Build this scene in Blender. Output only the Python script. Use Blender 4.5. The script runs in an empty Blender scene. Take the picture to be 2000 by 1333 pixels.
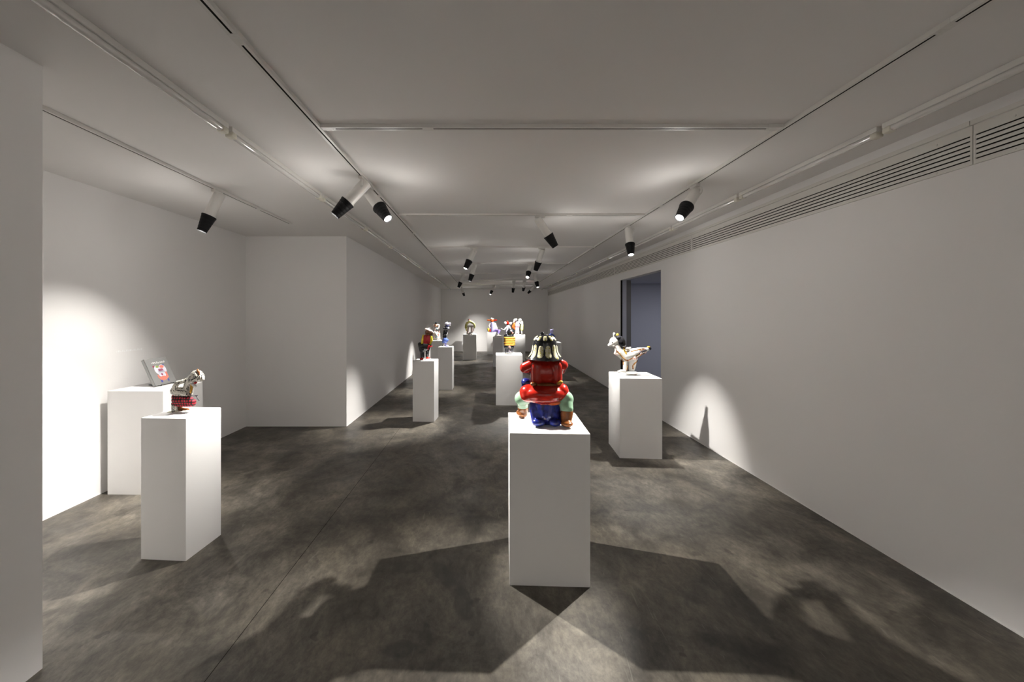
import bpy, bmesh, math, random
from mathutils import Vector, Matrix, Quaternion
from mathutils.bvhtree import BVHTree
random.seed(7)
PI = math.pi
scn = bpy.context.scene
col = scn.collection

# ------------------------------------------------------------------ camera
EYE, F, CX, CY = 1.6, 760.0, 951.0, 615.3        # eye height (m), focal length and principal point measured for 2000x1333
cd = bpy.data.cameras.new('camera'); cam = bpy.data.objects.new('camera', cd); col.objects.link(cam)
cam.location = (0, 0, EYE); cam.rotation_euler = (PI/2, 0, 0)
cd.sensor_width = 36; cd.sensor_fit = 'HORIZONTAL'; cd.lens = 36*F/2000
cd.shift_x = (1000-CX)/2000; cd.shift_y = -(666.5-CY)/2000
cd.clip_start = 0.05; cd.clip_end = 100
scn.camera = cam
scn.view_settings.view_transform = 'Standard'; scn.view_settings.look = 'None'
scn.view_settings.exposure = EXPO = 0.25; scn.view_settings.gamma = 1.0; scn.view_settings.use_curve_mapping = False

# ------------------------------------------------------------------ materials
def mat(name, color, rough=0.6, metal=0.0, coat=0.0, bump=None, spec=0.5):
    m = bpy.data.materials.new(name); m.use_nodes = True
    nt = m.node_tree; b = nt.nodes['Principled BSDF']
    b.inputs['Base Color'].default_value = (*color, 1); b.inputs['Roughness'].default_value = rough
    b.inputs['Metallic'].default_value = metal; b.inputs['Coat Weight'].default_value = coat
    b.inputs['Coat Roughness'].default_value = 0.08
    b.inputs['Specular IOR Level'].default_value = spec
    if bump:
        sc, st = bump
        tc = nt.nodes.new('ShaderNodeTexCoord'); n = nt.nodes.new('ShaderNodeTexNoise'); n.inputs['Scale'].default_value = sc
        n.inputs['Detail'].default_value = 4
        bp = nt.nodes.new('ShaderNodeBump'); bp.inputs['Strength'].default_value = st; bp.inputs['Distance'].default_value = 0.01
        nt.links.new(tc.outputs['Object'], n.inputs['Vector']); nt.links.new(n.outputs['Fac'], bp.inputs['Height'])
        nt.links.new(bp.outputs['Normal'], b.inputs['Normal'])
    return m
def glaze(name, c, var=0.25, rough=0.16, sc=18.0):
    """glazed ceramic: mottled brush tone + coat"""
    m = mat(name, c, rough, coat=0.25, spec=0.35); nt = m.node_tree; b = nt.nodes['Principled BSDF']
    tc = nt.nodes.new('ShaderNodeTexCoord'); n = nt.nodes.new('ShaderNodeTexNoise'); n.inputs['Scale'].default_value = sc; n.inputs['Detail'].default_value = 3
    r = nt.nodes.new('ShaderNodeValToRGB')
    r.color_ramp.elements[0].position = 0.35; r.color_ramp.elements[1].position = 0.68
    r.color_ramp.elements[0].color = (*[x*(1-var) for x in c], 1); r.color_ramp.elements[1].color = (*[min(1, x*(1+var*0.6)) for x in c], 1)
    nt.links.new(tc.outputs['Object'], n.inputs['Vector']); nt.links.new(n.outputs['Fac'], r.inputs['Fac']); nt.links.new(r.outputs['Color'], b.inputs['Base Color'])
    bp = nt.nodes.new('ShaderNodeBump'); bp.inputs['Strength'].default_value = 0.25; bp.inputs['Distance'].default_value = 0.01
    nt.links.new(n.outputs['Fac'], bp.inputs['Height']); nt.links.new(bp.outputs['Normal'], b.inputs['Normal'])
    return m
def dotted(name, bg, dot, scale, size=0.3, rough=0.2, rnd=0.25):
    m = mat(name, bg, rough, coat=0.4); nt = m.node_tree; b = nt.nodes['Principled BSDF']
    tc = nt.nodes.new('ShaderNodeTexCoord'); v = nt.nodes.new('ShaderNodeTexVoronoi'); v.inputs['Scale'].default_value = scale; v.inputs['Randomness'].default_value = rnd
    r = nt.nodes.new('ShaderNodeValToRGB'); r.color_ramp.interpolation = 'EASE'
    r.color_ramp.elements[0].position = size; r.color_ramp.elements[1].position = size+0.06
    r.color_ramp.elements[0].color = (*dot, 1); r.color_ramp.elements[1].color = (*bg, 1)
    nt.links.new(tc.outputs['Object'], v.inputs['Vector']); nt.links.new(v.outputs['Distance'], r.inputs['Fac']); nt.links.new(r.outputs['Color'], b.inputs['Base Color'])
    return m
def banded(name, c1, c2, scale, axis='Z', rough=0.2, dist=2.0, pos=0.5):
    m = mat(name, c1, rough, coat=0.4); nt = m.node_tree; b = nt.nodes['Principled BSDF']
    tc = nt.nodes.new('ShaderNodeTexCoord'); w = nt.nodes.new('ShaderNodeTexWave'); w.bands_direction = axis; w.inputs['Scale'].default_value = scale
    w.inputs['Distortion'].default_value = dist; w.inputs['Detail Scale'].default_value = 3
    r = nt.nodes.new('ShaderNodeValToRGB'); r.color_ramp.elements[0].position = pos-0.05; r.color_ramp.elements[1].position = pos+0.05
    r.color_ramp.elements[0].color = (*c1, 1); r.color_ramp.elements[1].color = (*c2, 1)
    nt.links.new(tc.outputs['Object'], w.inputs['Vector']); nt.links.new(w.outputs['Fac'], r.inputs['Fac']); nt.links.new(r.outputs['Color'], b.inputs['Base Color'])
    return m
def plaid(name):
    m = mat(name, (0.45, 0.01, 0.03), 0.75); nt = m.node_tree; b = nt.nodes['Principled BSDF']
    tc = nt.nodes.new('ShaderNodeTexCoord'); mx = None; outs = []
    for ax in ('X', 'Z'):
        w = nt.nodes.new('ShaderNodeTexWave'); w.bands_direction = ax; w.inputs['Scale'].default_value = 17; w.inputs['Distortion'].default_value = 0.6
        nt.links.new(tc.outputs['Object'], w.inputs['Vector'])
        r = nt.nodes.new('ShaderNodeValToRGB'); r.color_ramp.elements[0].position = 0.4; r.color_ramp.elements[1].position = 0.5
        r.color_ramp.elements[0].color = (0.10, 0.02, 0.06, 1); r.color_ramp.elements[1].color = (1, 1, 1, 1)
        nt.links.new(w.outputs['Fac'], r.inputs['Fac']); outs.append(r)
    mu = nt.nodes.new('ShaderNodeMix'); mu.data_type = 'RGBA'; mu.blend_type = 'MULTIPLY'; mu.inputs['Factor'].default_value = 1
    nt.links.new(outs[0].outputs['Color'], mu.inputs['A']); nt.links.new(outs[1].outputs['Color'], mu.inputs['B'])
    m2 = nt.nodes.new('ShaderNodeMix'); m2.data_type = 'RGBA'; m2.blend_type = 'MULTIPLY'; m2.inputs['Factor'].default_value = 1
    m2.inputs['B'].default_value = (0.45, 0.008, 0.03, 1)
    nt.links.new(mu.outputs['Result'], m2.inputs['A']); nt.links.new(m2.outputs['Result'], b.inputs['Base Color'])
    return m
def emit(name, c, s):
    m = bpy.data.materials.new(name); m.use_nodes = True; nt = m.node_tree; nt.nodes.clear()
    e = nt.nodes.new('ShaderNodeEmission'); e.inputs['Color'].default_value = (*c, 1); e.inputs['Strength'].default_value = s
    o = nt.nodes.new('ShaderNodeOutputMaterial'); nt.links.new(e.outputs[0], o.inputs['Surface']); return m

M = {}
M['wall'] = mat('wall_paint', (0.84, 0.825, 0.815), 0.85, bump=(60, 0.05), spec=0.3)
M['ceil'] = mat('ceiling_paint', (0.80, 0.78, 0.765), 0.9, bump=(40, 0.05), spec=0.2)
M['plinth'] = mat('plinth_paint', (0.84, 0.83, 0.82), 0.7, bump=(120, 0.03), spec=0.3)
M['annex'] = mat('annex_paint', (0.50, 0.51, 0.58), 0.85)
M['white_metal'] = mat('white_metal', (0.72, 0.70, 0.67), 0.4)
M['cap'] = mat('ivory_plastic', (0.70, 0.67, 0.58), 0.45)
M['tube'] = mat('tube_glass', (0.66, 0.64, 0.62), 0.12, coat=1.0)
M['black_metal'] = mat('black_metal', (0.004, 0.004, 0.005), 0.6, spec=0.25)
M['slot'] = mat('dark_slot', (0.010, 0.008, 0.006), 0.9, spec=0.1)
M['vent'] = mat('vent_paint', (0.72, 0.70, 0.66), 0.6)
M['jamb'] = mat('jamb_grey', (0.42, 0.42, 0.47), 0.7)
M['jamb_dark'] = mat('jamb_dark_grey', (0.13, 0.125, 0.12), 0.6)
M['lens_on'] = emit('lamp_lens', (1.0, 0.98, 0.94), 30.0)

# polished concrete
def concrete():
    m = mat('polished_concrete', (0.13, 0.12, 0.105), 0.5, spec=0.5); nt = m.node_tree; N = nt.nodes; K = nt.links; b = N['Principled BSDF']
    tc = N.new('ShaderNodeTexCoord')
    def noise(sc, det, rough=0.6, dist=0.0, stretch=(1, 1, 1), rot=0.0):
        mp = N.new('ShaderNodeMapping'); mp.inputs['Scale'].default_value = stretch; mp.inputs['Rotation'].default_value = (0, 0, rot)
        K.new(tc.outputs['Object'], mp.inputs['Vector'])
        n = N.new('ShaderNodeTexNoise'); n.inputs['Scale'].default_value = sc; n.inputs['Detail'].default_value = det
        n.inputs['Roughness'].default_value = rough; n.inputs['Distortion'].default_value = dist
        K.new(mp.outputs['Vector'], n.inputs['Vector']); return n
    def ramp(src, stops):
        r = N.new('ShaderNodeValToRGB'); e = r.color_ramp.elements
        while len(e) < len(stops): e.new(0.5)
        for i, (p, c) in enumerate(stops): e[i].position = p; e[i].color = (*c, 1)
        K.new(src, r.inputs['Fac']); return r
    def mix(kind, a, bb, f):
        x = N.new('ShaderNodeMix'); x.data_type = 'RGBA'; x.blend_type = kind
        if isinstance(f, float): x.inputs['Factor'].default_value = f
        else: K.new(f, x.inputs['Factor'])
        K.new(a, x.inputs['A'])
        if isinstance(bb, tuple): x.inputs['B'].default_value = (*bb, 1)
        else: K.new(bb, x.inputs['B'])
        return x.outputs['Result']
    big = ramp(noise(0.9, 6, 0.65, 0.8, (1, 0.75, 1), 0.3).outputs['Fac'], [(0.32, (0.046, 0.039, 0.030)), (0.5, (0.088, 0.077, 0.061)), (0.68, (0.170, 0.153, 0.126))])
    mid = ramp(noise(3.4, 10, 0.72, 0.5, (1, 0.8, 1), 0.5).outputs['Fac'], [(0.38, (0.30, 0.29, 0.28)), (0.5, (0.92, 0.92, 0.92)), (0.62, (1.6, 1.6, 1.56))])
    c = mix('MULTIPLY', big.outputs['Color'], mid.outputs['Color'], 0.74)
    fine = ramp(noise(30, 6, 0.75, 0.2, (1, 0.5, 1), 0.9).outputs['Fac'], [(0.36, (0.55, 0.54, 0.53)), (0.62, (1.25, 1.25, 1.25))])
    c = mix('MULTIPLY', c, fine.outputs['Color'], 0.7)
    blot = ramp(noise(1.9, 3, 0.5, 0.4).outputs['Fac'], [(0.28, (0.38, 0.38, 0.38)), (0.37, (1, 1, 1))])
    c = mix('MULTIPLY', c, blot.outputs['Color'], 0.8)
    speck = ramp(noise(9, 2, 0.5).outputs['Fac'], [(0.27, (0.35, 0.34, 0.33)), (0.31, (1, 1, 1))])
    c = mix('MULTIPLY', c, speck.outputs['Color'], 0.7)
    # scratches
    scr = ramp(noise(5, 2, 0.5, 2.5, (6, 0.5, 1), -0.6).outputs['Fac'], [(0.70, (0, 0, 0)), (0.73, (1, 1, 1))])
    c = mix('MIX', c, (0.22, 0.205, 0.18), mathf(nt, scr.outputs['Color'], 0.28))
    # two oily stains and a few smaller ones
    sep = N.new('ShaderNodeSeparateXYZ')
    wob = noise(7, 3); off = N.new('ShaderNodeVectorMath'); off.operation = 'MULTIPLY_ADD'; off.inputs[1].default_value = (0.10, 0.10, 0); 
    K.new(wob.outputs['Color'], off.inputs[0]); K.new(tc.outputs['Object'], off.inputs[2]); K.new(off.outputs[0], sep.inputs[0])
    for (sx, sy, rx, ry, ang, dens) in [(-0.27, 2.40, 0.055, 0.13, 0.45, 0.55), (-0.13, 2.16, 0.05, 0.14, 0.2, 0.65), (-0.50, 2.47, 0.09, 0.06, 0.3, 0.5), (0.02, 3.05, 0.1, 0.05, -0.4, 0.4),
                                  (-0.42, 1.86, 0.07, 0.05, 0, 0.55), (0.75, 1.95, 0.03, 0.05, 0.5, 0.5), (1.15, 2.2, 0.09, 0.03, -0.7, 0.4), (-1.4, 4.5, 0.25, 0.05, 0.2, 0.4)]:
        def lin(a, bq, cst):
            m1 = N.new('ShaderNodeMath'); m1.operation = 'MULTIPLY_ADD'; K.new(sep.outputs['X'], m1.inputs[0]); m1.inputs[1].default_value = a; m1.inputs[2].default_value = cst
            m2 = N.new('ShaderNodeMath'); m2.operation = 'MULTIPLY_ADD'; K.new(sep.outputs['Y'], m2.inputs[0]); m2.inputs[1].default_value = bq; K.new(m1.outputs[0], m2.inputs[2])
            m3 = N.new('ShaderNodeMath'); m3.operation = 'POWER'; ab = N.new('ShaderNodeMath'); ab.operation = 'ABSOLUTE'; K.new(m2.outputs[0], ab.inputs[0]); K.new(ab.outputs[0], m3.inputs[0]); m3.inputs[1].default_value = 2; return m3.outputs[0]
        ca, sa = math.cos(ang), math.sin(ang); ox, oy = sx+0.05, sy+0.05
        u = lin(ca/rx, sa/rx, -(ca*ox+sa*oy)/rx); v = lin(-sa/ry, ca/ry, (sa*ox-ca*oy)/ry)
        ad = N.new('ShaderNodeMath'); ad.operation = 'ADD'; K.new(u, ad.inputs[0]); K.new(v, ad.inputs[1])
        mr = N.new('ShaderNodeMapRange'); mr.inputs['From Min'].default_value = 0.7; mr.inputs['From Max'].default_value = 1.3
        mr.inputs['To Min'].default_value = dens; mr.inputs['To Max'].default_value = 0; K.new(ad.outputs[0], mr.inputs['Value'])
        c = mix('MIX', c, (0.022, 0.021, 0.017), mr.outputs['Result'])
    K.new(c, b.inputs['Base Color'])
    rr = ramp(noise(2.5, 5).outputs['Fac'], [(0.3, (0.34, 0.34, 0.34)), (0.7, (0.58, 0.58, 0.58))]); K.new(rr.outputs['Color'], b.inputs['Roughness'])
    bp = N.new('ShaderNodeBump'); bp.inputs['Strength'].default_value = 0.12; bp.inputs['Distance'].default_value = 0.01
    K.new(noise(14, 6).outputs['Fac'], bp.inputs['Height']); K.new(bp.outputs['Normal'], b.inputs['Normal'])
    return m
def mathf(nt, sock, k):
    m = nt.nodes.new('ShaderNodeMath'); m.operation = 'MULTIPLY'; m.inputs[1].default_value = k; nt.links.new(sock, m.inputs[0]); return m.outputs[0]
M['floor'] = concrete()

# ------------------------------------------------------------------ mesh helpers
def box(bm, x0, x1, y0, y1, z0, z1, mi=0, bevel=0.0):
    r = bmesh.ops.create_cube(bm, size=1); vs = r['verts']
    for v in vs: v.co = Vector(((x0+x1)/2+v.co.x*(x1-x0), (y0+y1)/2+v.co.y*(y1-y0), (z0+z1)/2+v.co.z*(z1-z0)))
    fs = {f for v in vs for f in v.link_faces}
    for f in fs: f.material_index = mi
    if bevel > 0:
        es = list({e for f in fs for e in f.edges})
        g = bmesh.ops.bevel(bm, geom=es, offset=bevel, segments=2, affect='EDGES', profile=0.5)
        for f in g['faces']: f.material_index = mi
def revolve(bm, prof, origin=(0, 0, 0), axis=(0, 0, 1), seg=32, mi=0, closed_ends=True, squash=(1, 1)):
    """profile = [(r, h)...] swept round axis from origin"""
    q = Vector((0, 0, 1)).rotation_difference(Vector(axis).normalized()); o = Vector(origin); rings = []
    for r, h in prof:
        if r < 1e-6: rings.append([bm.verts.new(o+q@Vector((0, 0, h)))])
        else: rings.append([bm.verts.new(o+q@Vector((r*squash[0]*math.cos(2*PI*i/seg), r*squash[1]*math.sin(2*PI*i/seg), h))) for i in range(seg)])
    for a, b in zip(rings[:-1], rings[1:]):
        for i in range(seg):
            j = (i+1) % seg
            if len(a) == 1 and len(b) == 1: continue
            if len(a) == 1: f = bm.faces.new((a[0], b[i], b[j]))
            elif len(b) == 1: f = bm.faces.new((a[i], b[0], a[j]))
            else: f = bm.faces.new((a[i], b[i], b[j], a[j]))
            f.material_index = mi
    if closed_ends:
        for rg in (rings[0], rings[-1]):
            if len(rg) > 1: f = bm.faces.new(rg if rg is rings[0] else rg[::-1]); f.material_index = mi
def tube(bm, pts, r, seg=10, mi=0):
    """round tube through points (kinks covered by balls)"""
    pts = [Vector(p) for p in pts]
    for a, b in zip(pts[:-1], pts[1:]):
        if (b-a).length > 1e-6: revolve(bm, [(r, 0), (r, (b-a).length)], a, b-a, seg, mi)
    for p in pts: ell(bm, p, (r, r, r), mi=mi, u=seg, v=6)
def ell(bm, c, rad, rot=(0, 0, 0), mi=0, u=24, v=14):
    from mathutils import Euler
    mt = Matrix.Translation(Vector(c)) @ Euler([math.radians(a) for a in rot]).to_matrix().to_4x4() @ Matrix.Diagonal((*rad, 1))
    r = bmesh.ops.create_uvsphere(bm, u_segments=u, v_segments=v, radius=1, matrix=mt)
    for vv in r['verts']:
        for f in vv.link_faces: f.material_index = mi
def capsule(bm, a, b, r0, r1, mi=0, seg=20):
    a = Vector(a); b = Vector(b); L = (b-a).length
    if L < 1e-6: ell(bm, a, (r0, r0, r0), mi=mi); return
    n = 6; pr = []
    for i in range(n+1): t = PI/2*(1-i/n); pr.append((r0*math.cos(t) if i else 0, -r0*math.sin(t)))
    for i in range(n+1): t = PI/2*i/n; pr.append((r1*math.cos(t) if i < n else 0, L+r1*math.sin(t)))
    revolve(bm, pr, a, b-a, seg, mi)
def obj(name, bm, mats, parent=None, smooth=False, loc=None, kind=None, label=None):
    bmesh.ops.recalc_face_normals(bm, faces=bm.faces)
    me = bpy.data.meshes.new(name); bm.to_mesh(me); bm.free()
    for m in (mats if isinstance(mats, (list, tuple)) else [mats]): me.materials.append(M[m] if isinstance(m, str) else m)
    if smooth:
        me.polygons.foreach_set('use_smooth', [True]*len(me.polygons)); 
        if smooth == 'auto': me.set_sharp_from_angle(angle=math.radians(35))
    o = bpy.data.objects.new(name, me); col.objects.link(o)
    if parent: o.parent = parent
    if loc: o.location = loc
    if kind: o['kind'] = kind
    if label: o['label'] = label
    return o
def thing(name, label, cat, loc=(0, 0, 0), rz=0, group=None):
    o = bpy.data.objects.new(name, None); col.objects.link(o); o.empty_display_size = 0.05
    o.location = loc; o.rotation_euler = (0, 0, rz); o['label'] = label; o['category'] = cat
    if group: o['group'] = group
    return o
def tag(o, label, cat, group=None):
    o['label'] = label; o['category'] = cat
    if group: o['group'] = group
    return o

# ------------------------------------------------------------------ the room
CE = 2.725                       # ceiling
XL, XR, XN = -2.01, 2.66, -3.45  # left wall, right wall, niche wall
YB, YR = 16.98, -3.0             # back wall, wall behind the camera
N0, N1 = 1.76, 5.57              # niche opening along y
D0, D1, DT = 5.95, 7.75, 2.29    # doorway in the right wall
def struct(name, boxes, m, bevel=0.0):
    bm = bmesh.new()
    for b in boxes: box(bm, *b)
    return obj(name, bm, m, kind='structure')
struct('floor', [(XN-0.3, 5.6, YR-0.2, YB+0.2, -0.1, 0)], 'floor')
struct('ceiling', [(XN-0.3, XR+0.2, YR-0.2, YB+0.2, CE, CE+0.1)], 'ceil')
struct('wall_left', [(XN-0.15, XL, YR, N0, 0, CE)], 'wall')
struct('wall_left_far', [(XN-0.15, XL, N1, YB, 0, CE)], 'wall')
struct('wall_niche', [(XN-0.15, XN, N0, N1, 0, CE)], 'wall')
struct('wall_back', [(XN-0.15, XR+0.12, YB, YB+0.15, 0, CE)], 'wall')
struct('wall_front', [(XN-0.15, XR+0.12, YR-0.15, YR, 0, CE)], 'wall')
WT = 0.12
struct('wall_right', [(XR, XR+WT, YR, D0, 0, CE), (XR, XR+WT, D1, YB, 0, CE), (XR, XR+WT, D0, D1, DT, CE)], 'wall')
# room beyond the doorway
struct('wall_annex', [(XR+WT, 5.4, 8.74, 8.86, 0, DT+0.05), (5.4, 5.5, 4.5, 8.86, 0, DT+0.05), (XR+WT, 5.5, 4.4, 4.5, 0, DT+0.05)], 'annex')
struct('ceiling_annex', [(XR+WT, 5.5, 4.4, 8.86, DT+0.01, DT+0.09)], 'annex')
bm = bmesh.new(); box(bm, XR+0.002, XR+0.035, D1-0.012, D1-0.001, 0, DT-0.002, 0); box(bm, XR+0.035, XR+WT-0.005, D1-0.012, D1-0.001, 0, DT-0.002, 1)
box(bm, XR+WT-0.005, XR+WT+0.085, D1-0.012, D1+0.02, 0, DT-0.002, 2)
obj('door_1', bm, ['slot', 'jamb', 'jamb_dark'], kind='structure')
# saw-cut joint in the concrete
bm = bmesh.new(); box(bm, -1.2315, -1.2285, -2.9, 5.5, 0.0002, 0.0008)
obj('trim_1', bm, 'slot', kind='structure')
# thin pale line of paint where walls meet floor (small plinth skirting bead)
def bead(name, x0, x1, y0, y1): 
    bm = bmesh.new(); box(bm, x0, x1, y0, y1, 0, 0.006); obj(name, bm, 'wall', kind='structure')
bead('baseboard_right', XR-0.004, XR, YR, D0-0.002); bead('baseboard_left', XL, XL+0.004, N1, YB); bead('baseboard_niche', XN, XN+0.004, N0, N1)

# ------------------------------------------------------------------ ventilation grille along the right wall
VY = [-0.85, 2.12, 5.04, 8.08, 11.1, 14.1, 16.95]
vents = []
ventL = ['nearest long ventilation grille high on the right wall', 'second long ventilation grille from the camera on the right wall', 'third ventilation grille from the camera, before the doorway',
         'ventilation grille right above the doorway lintel, beyond the third joint', 'fifth ventilation grille along the right wall, past the doorway', 'farthest ventilation grille, ending at the back wall']
ventL[2] = 'ventilation grille passing above the doorway in the right wall'; ventL[3] = 'ventilation grille just beyond the doorway in the right wall'
for i, (a, b) in enumerate(zip(VY[:-1], VY[1:])):
    t = thing('ventilation_grille', ventL[i] if i else 'ventilation grille at the top right edge, nearest the camera', 'vent', (XR, a, 2.42), 0, 'ventilation grilles along the right wall')
    L = b-a
    bm = bmesh.new()   # frame: flanges + end bars + ledge
    box(bm, -0.012, -0.0005, 0.002, L-0.002, 0.0, 0.024); box(bm, -0.012, -0.0005, 0.002, L-0.002, 0.160, 0.212)
    box(bm, -0.03, -0.0005, 0.002, L-0.002, 0.212, 0.238)
    for yy in (0.002, L-0.012): box(bm, -0.0125, -0.0005, yy, yy+0.01, 0.024, 0.160)
    for yy in (0.15, L-0.19):
        for zz in (0.008, 0.175): revolve(bm, [(0.005, 0), (0.004, 0.003)], (-0.012, yy+0.02, zz+0.004), (-1, 0, 0), 10)
    obj('frame', bm, 'vent', t)
    bm = bmesh.new(); box(bm, -0.007, -0.0006, 0.012, L-0.012, 0.024, 0.160); obj('backing', bm, 'slot', t)
    for k in range(5):
        z0 = 0.024+0.0075+k*0.0258
        bm = bmesh.new(); box(bm, -0.0115, -0.007, 0.012, L-0.012, z0, z0+0.0180, bevel=0.001); obj('slat', bm, 'vent', t)

# ------------------------------------------------------------------ lighting tracks
TZ = 2.704
def track(label, p, q):
    """p, q: end points on the ceiling; track 40 mm wide with a dark slot"""
    p = Vector(p); q = Vector(q); L = (q-p).length; ang = math.atan2((q-p).y, (q-p).x)
    t = thing('lighting_track', label, 'lighting track', (p.x, p.y, TZ), ang, 'white ceiling lighting tracks')
    H = CE-TZ; w = 0.020; s = 0.0055
    bm = bmesh.new(); box(bm, 0, L, -w, -s, 0, H-0.0005); box(bm, 0, L, s, w, 0, H-0.0005); box(bm, 0, 0.03, -s, s, 0, H-0.0005); box(bm, L-0.03, L, -s, s, 0, H-0.0005)
    obj('rail', bm, 'white_metal', t)
    bm = bmesh.new(); box(bm, 0.03, L-0.03, -s, s, 0.0012, H-0.0005); obj('slot', bm, 'slot', t)
    return t
TLX, TRX, TNX = -1.002, 1.768, -2.397
def joint(t, x):
    bm = bmesh.new(); box(bm, x-0.032, x+0.032, -0.0215, 0.0215, -0.0015, CE-TZ, bevel=0.001)
    box(bm, x-0.001, x+0.001, -0.0218, 0.0218, -0.002, CE-TZ, 1)
    for sx in (-0.02, 0.02): revolve(bm, [(0.004, 0), (0.004, 0.001)], (x+sx, 0, -0.0015), (0, 0, -1), 10, 1)
    obj('joint', bm, ['white_metal', 'vent'], t)
t = track('long lighting track along the left side of the main ceiling', (TLX, -2.8, 0), (TLX, 15.9, 0))
for yy in (1.56, 3.62, 5.3, 7.4, 10.2): joint(t, yy+2.8)
t = track('long lighting track along the right side of the main ceiling', (TRX, -2.8, 0), (TRX, 15.9, 0))
for yy in (1.50, 3.95, 6.4, 9.0): joint(t, yy+2.8)
cross = [2.31, 4.335, 6.40, 8.41, 10.42, 12.5, 14.5]
names = ['nearest', 'second', 'third', 'fourth', 'fifth', 'sixth', 'farthest']
for n, yy in zip(names, cross):
    t = track(n+' cross track spanning between the two long ceiling tracks', (TLX+0.022, yy, 0), (TRX-0.022, yy, 0))
    joint(t, 0.05); joint(t, TRX-TLX-0.1)
    if yy < 5: joint(t, 0.63 if yy < 3 else 1.9)
t = track('short lighting track on the ceiling of the left niche', (TNX, N0+0.02, 0), (TNX, 4.75, 0)); joint(t, 2.3)

# ------------------------------------------------------------------ batten tube lights (off)
def batten():
    t = thing('batten_light', '', 'strip light', (0, 0, CE))
    L = 1.27
    bm = bmesh.new(); box(bm, -0.0225, 0.0225, 0, L, -0.030, -0.0003, bevel=0.003); obj('body', bm, 'white_metal', t)
    bm = bmesh.new(); revolve(bm, [(0.018, 0.045), (0.018, L-0.045)], (0, 0, -0.042), (0, 1, 0), 24); obj('tube', bm, 'tube', t, smooth='auto')
    for y0, y1 in ((0.0, 0.045), (L-0.045, L)):
        bm = bmesh.new(); box(bm, -0.024, 0.024, y0, y1, -0.063, -0.029, bevel=0.008); obj('end_cap', bm, 'cap', t, smooth='auto')
    return t
proto = None
def copy_tree(o, parent=None):
    c = o.copy(); col.objects.link(c); c.parent = parent
    for ch in o.children: copy_tree(ch, c)
    return c
ordn = ['nearest', 'second', 'third', 'fourth', 'fifth', 'sixth', 'seventh', 'eighth', 'ninth', 'tenth', 'eleventh', 'farthest']
for side, bx in (('left', -1.54), ('right', 2.345)):
    for k in range(12):
        o = batten() if proto is None else copy_tree(proto); proto = proto or o
        o.location = (bx, 1.02+1.3*k-0.0, CE)
        o['label'] = '%s unlit white tube batten in the row near the %s wall, counting from the camera' % (ordn[k], side)
        o['group'] = 'unlit tube battens near the %s wall' % side

# ------------------------------------------------------------------ plinths
PL = {}
def plinth(key, x0, y0, x1, y1, depth, h, label):
    """front edge from (x0,y0) to (x1,y1)"""
    a = Vector((x0, y0)); b = Vector((x1, y1)); w = (b-a).length; ang = math.atan2(b.y-a.y, b.x-a.x)
    bm = bmesh.new(); box(bm, 0, w, 0, depth, 0, h, bevel=0.0015)
    o = obj('plinth', bm, 'plinth', loc=(x0, y0, 0)); o.rotation_euler = (0, 0, ang)
    tag(o, label, 'plinth', 'white display plinths'); PL[key] = (o, w, depth, h); return o
plinth('center', 0.134, 2.300, 0.606, 2.281, 0.49, 0.900, 'big white plinth in the foreground under the red coated figure')
plinth('left', -2.263, 2.545, -1.953, 2.524, 0.305, 0.925, 'slim white plinth at left under the dotted figure in a kilt')
plinth('book', -3.376, 3.462, -2.872, 3.452, 0.47, 0.922, 'wide white plinth in the niche, carrying the grey book')
plinth('right', 1.482, 4.340, 1.941, 4.309, 0.51, 0.891, 'white plinth near the right wall under the white long-tailed creature')
plinth('cowboy', -1.112, 5.83, -0.787, 5.80, 0.30, 0.909, 'slim white plinth under the figure in yellow sleeves and pale hat')
plinth('totem', -1.04, 8.29, -0.738, 8.28, 0.30, 0.913, 'slim white plinth under the tall blue and black totem')
plinth('seated', -1.50, 10.36, -1.18, 10.36, 0.30, 0.910, 'white plinth under the pale seated figure with dark hair, left of the totem')
plinth('arch', -0.848, 13.80, -0.374, 13.80, 0.45, 0.900, 'white plinth under the green arch sculpture')
plinth('purple', 0.01, 15.69, 0.39, 15.69, 0.40, 0.886, 'farthest white plinth, carrying the orange-faced seated figure')
plinth('bare', 0.190, 11.98, 0.475, 11.98, 0.30, 0.905, 'narrow white plinth with nothing on top, behind the striped black figure')
plinth('redear', 0.53, 12.75, 0.85, 12.75, 0.32, 0.905, 'narrow white plinth hidden behind the striped black figure')
plinth('bee', 0.158, 6.870, 0.629, 6.858, 0.50, 0.887, 'white plinth in mid-room under the black figure with yellow stripes')
plinth('twin', 0.862, 13.57, 1.336, 13.57, 0.45, 0.900, 'white plinth under the figure with two white round heads')
plinth('imp', 1.39, 9.75, 1.865, 9.74, 0.47, 0.900, 'white plinth under the small horned blue figure, near the right wall')

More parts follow.
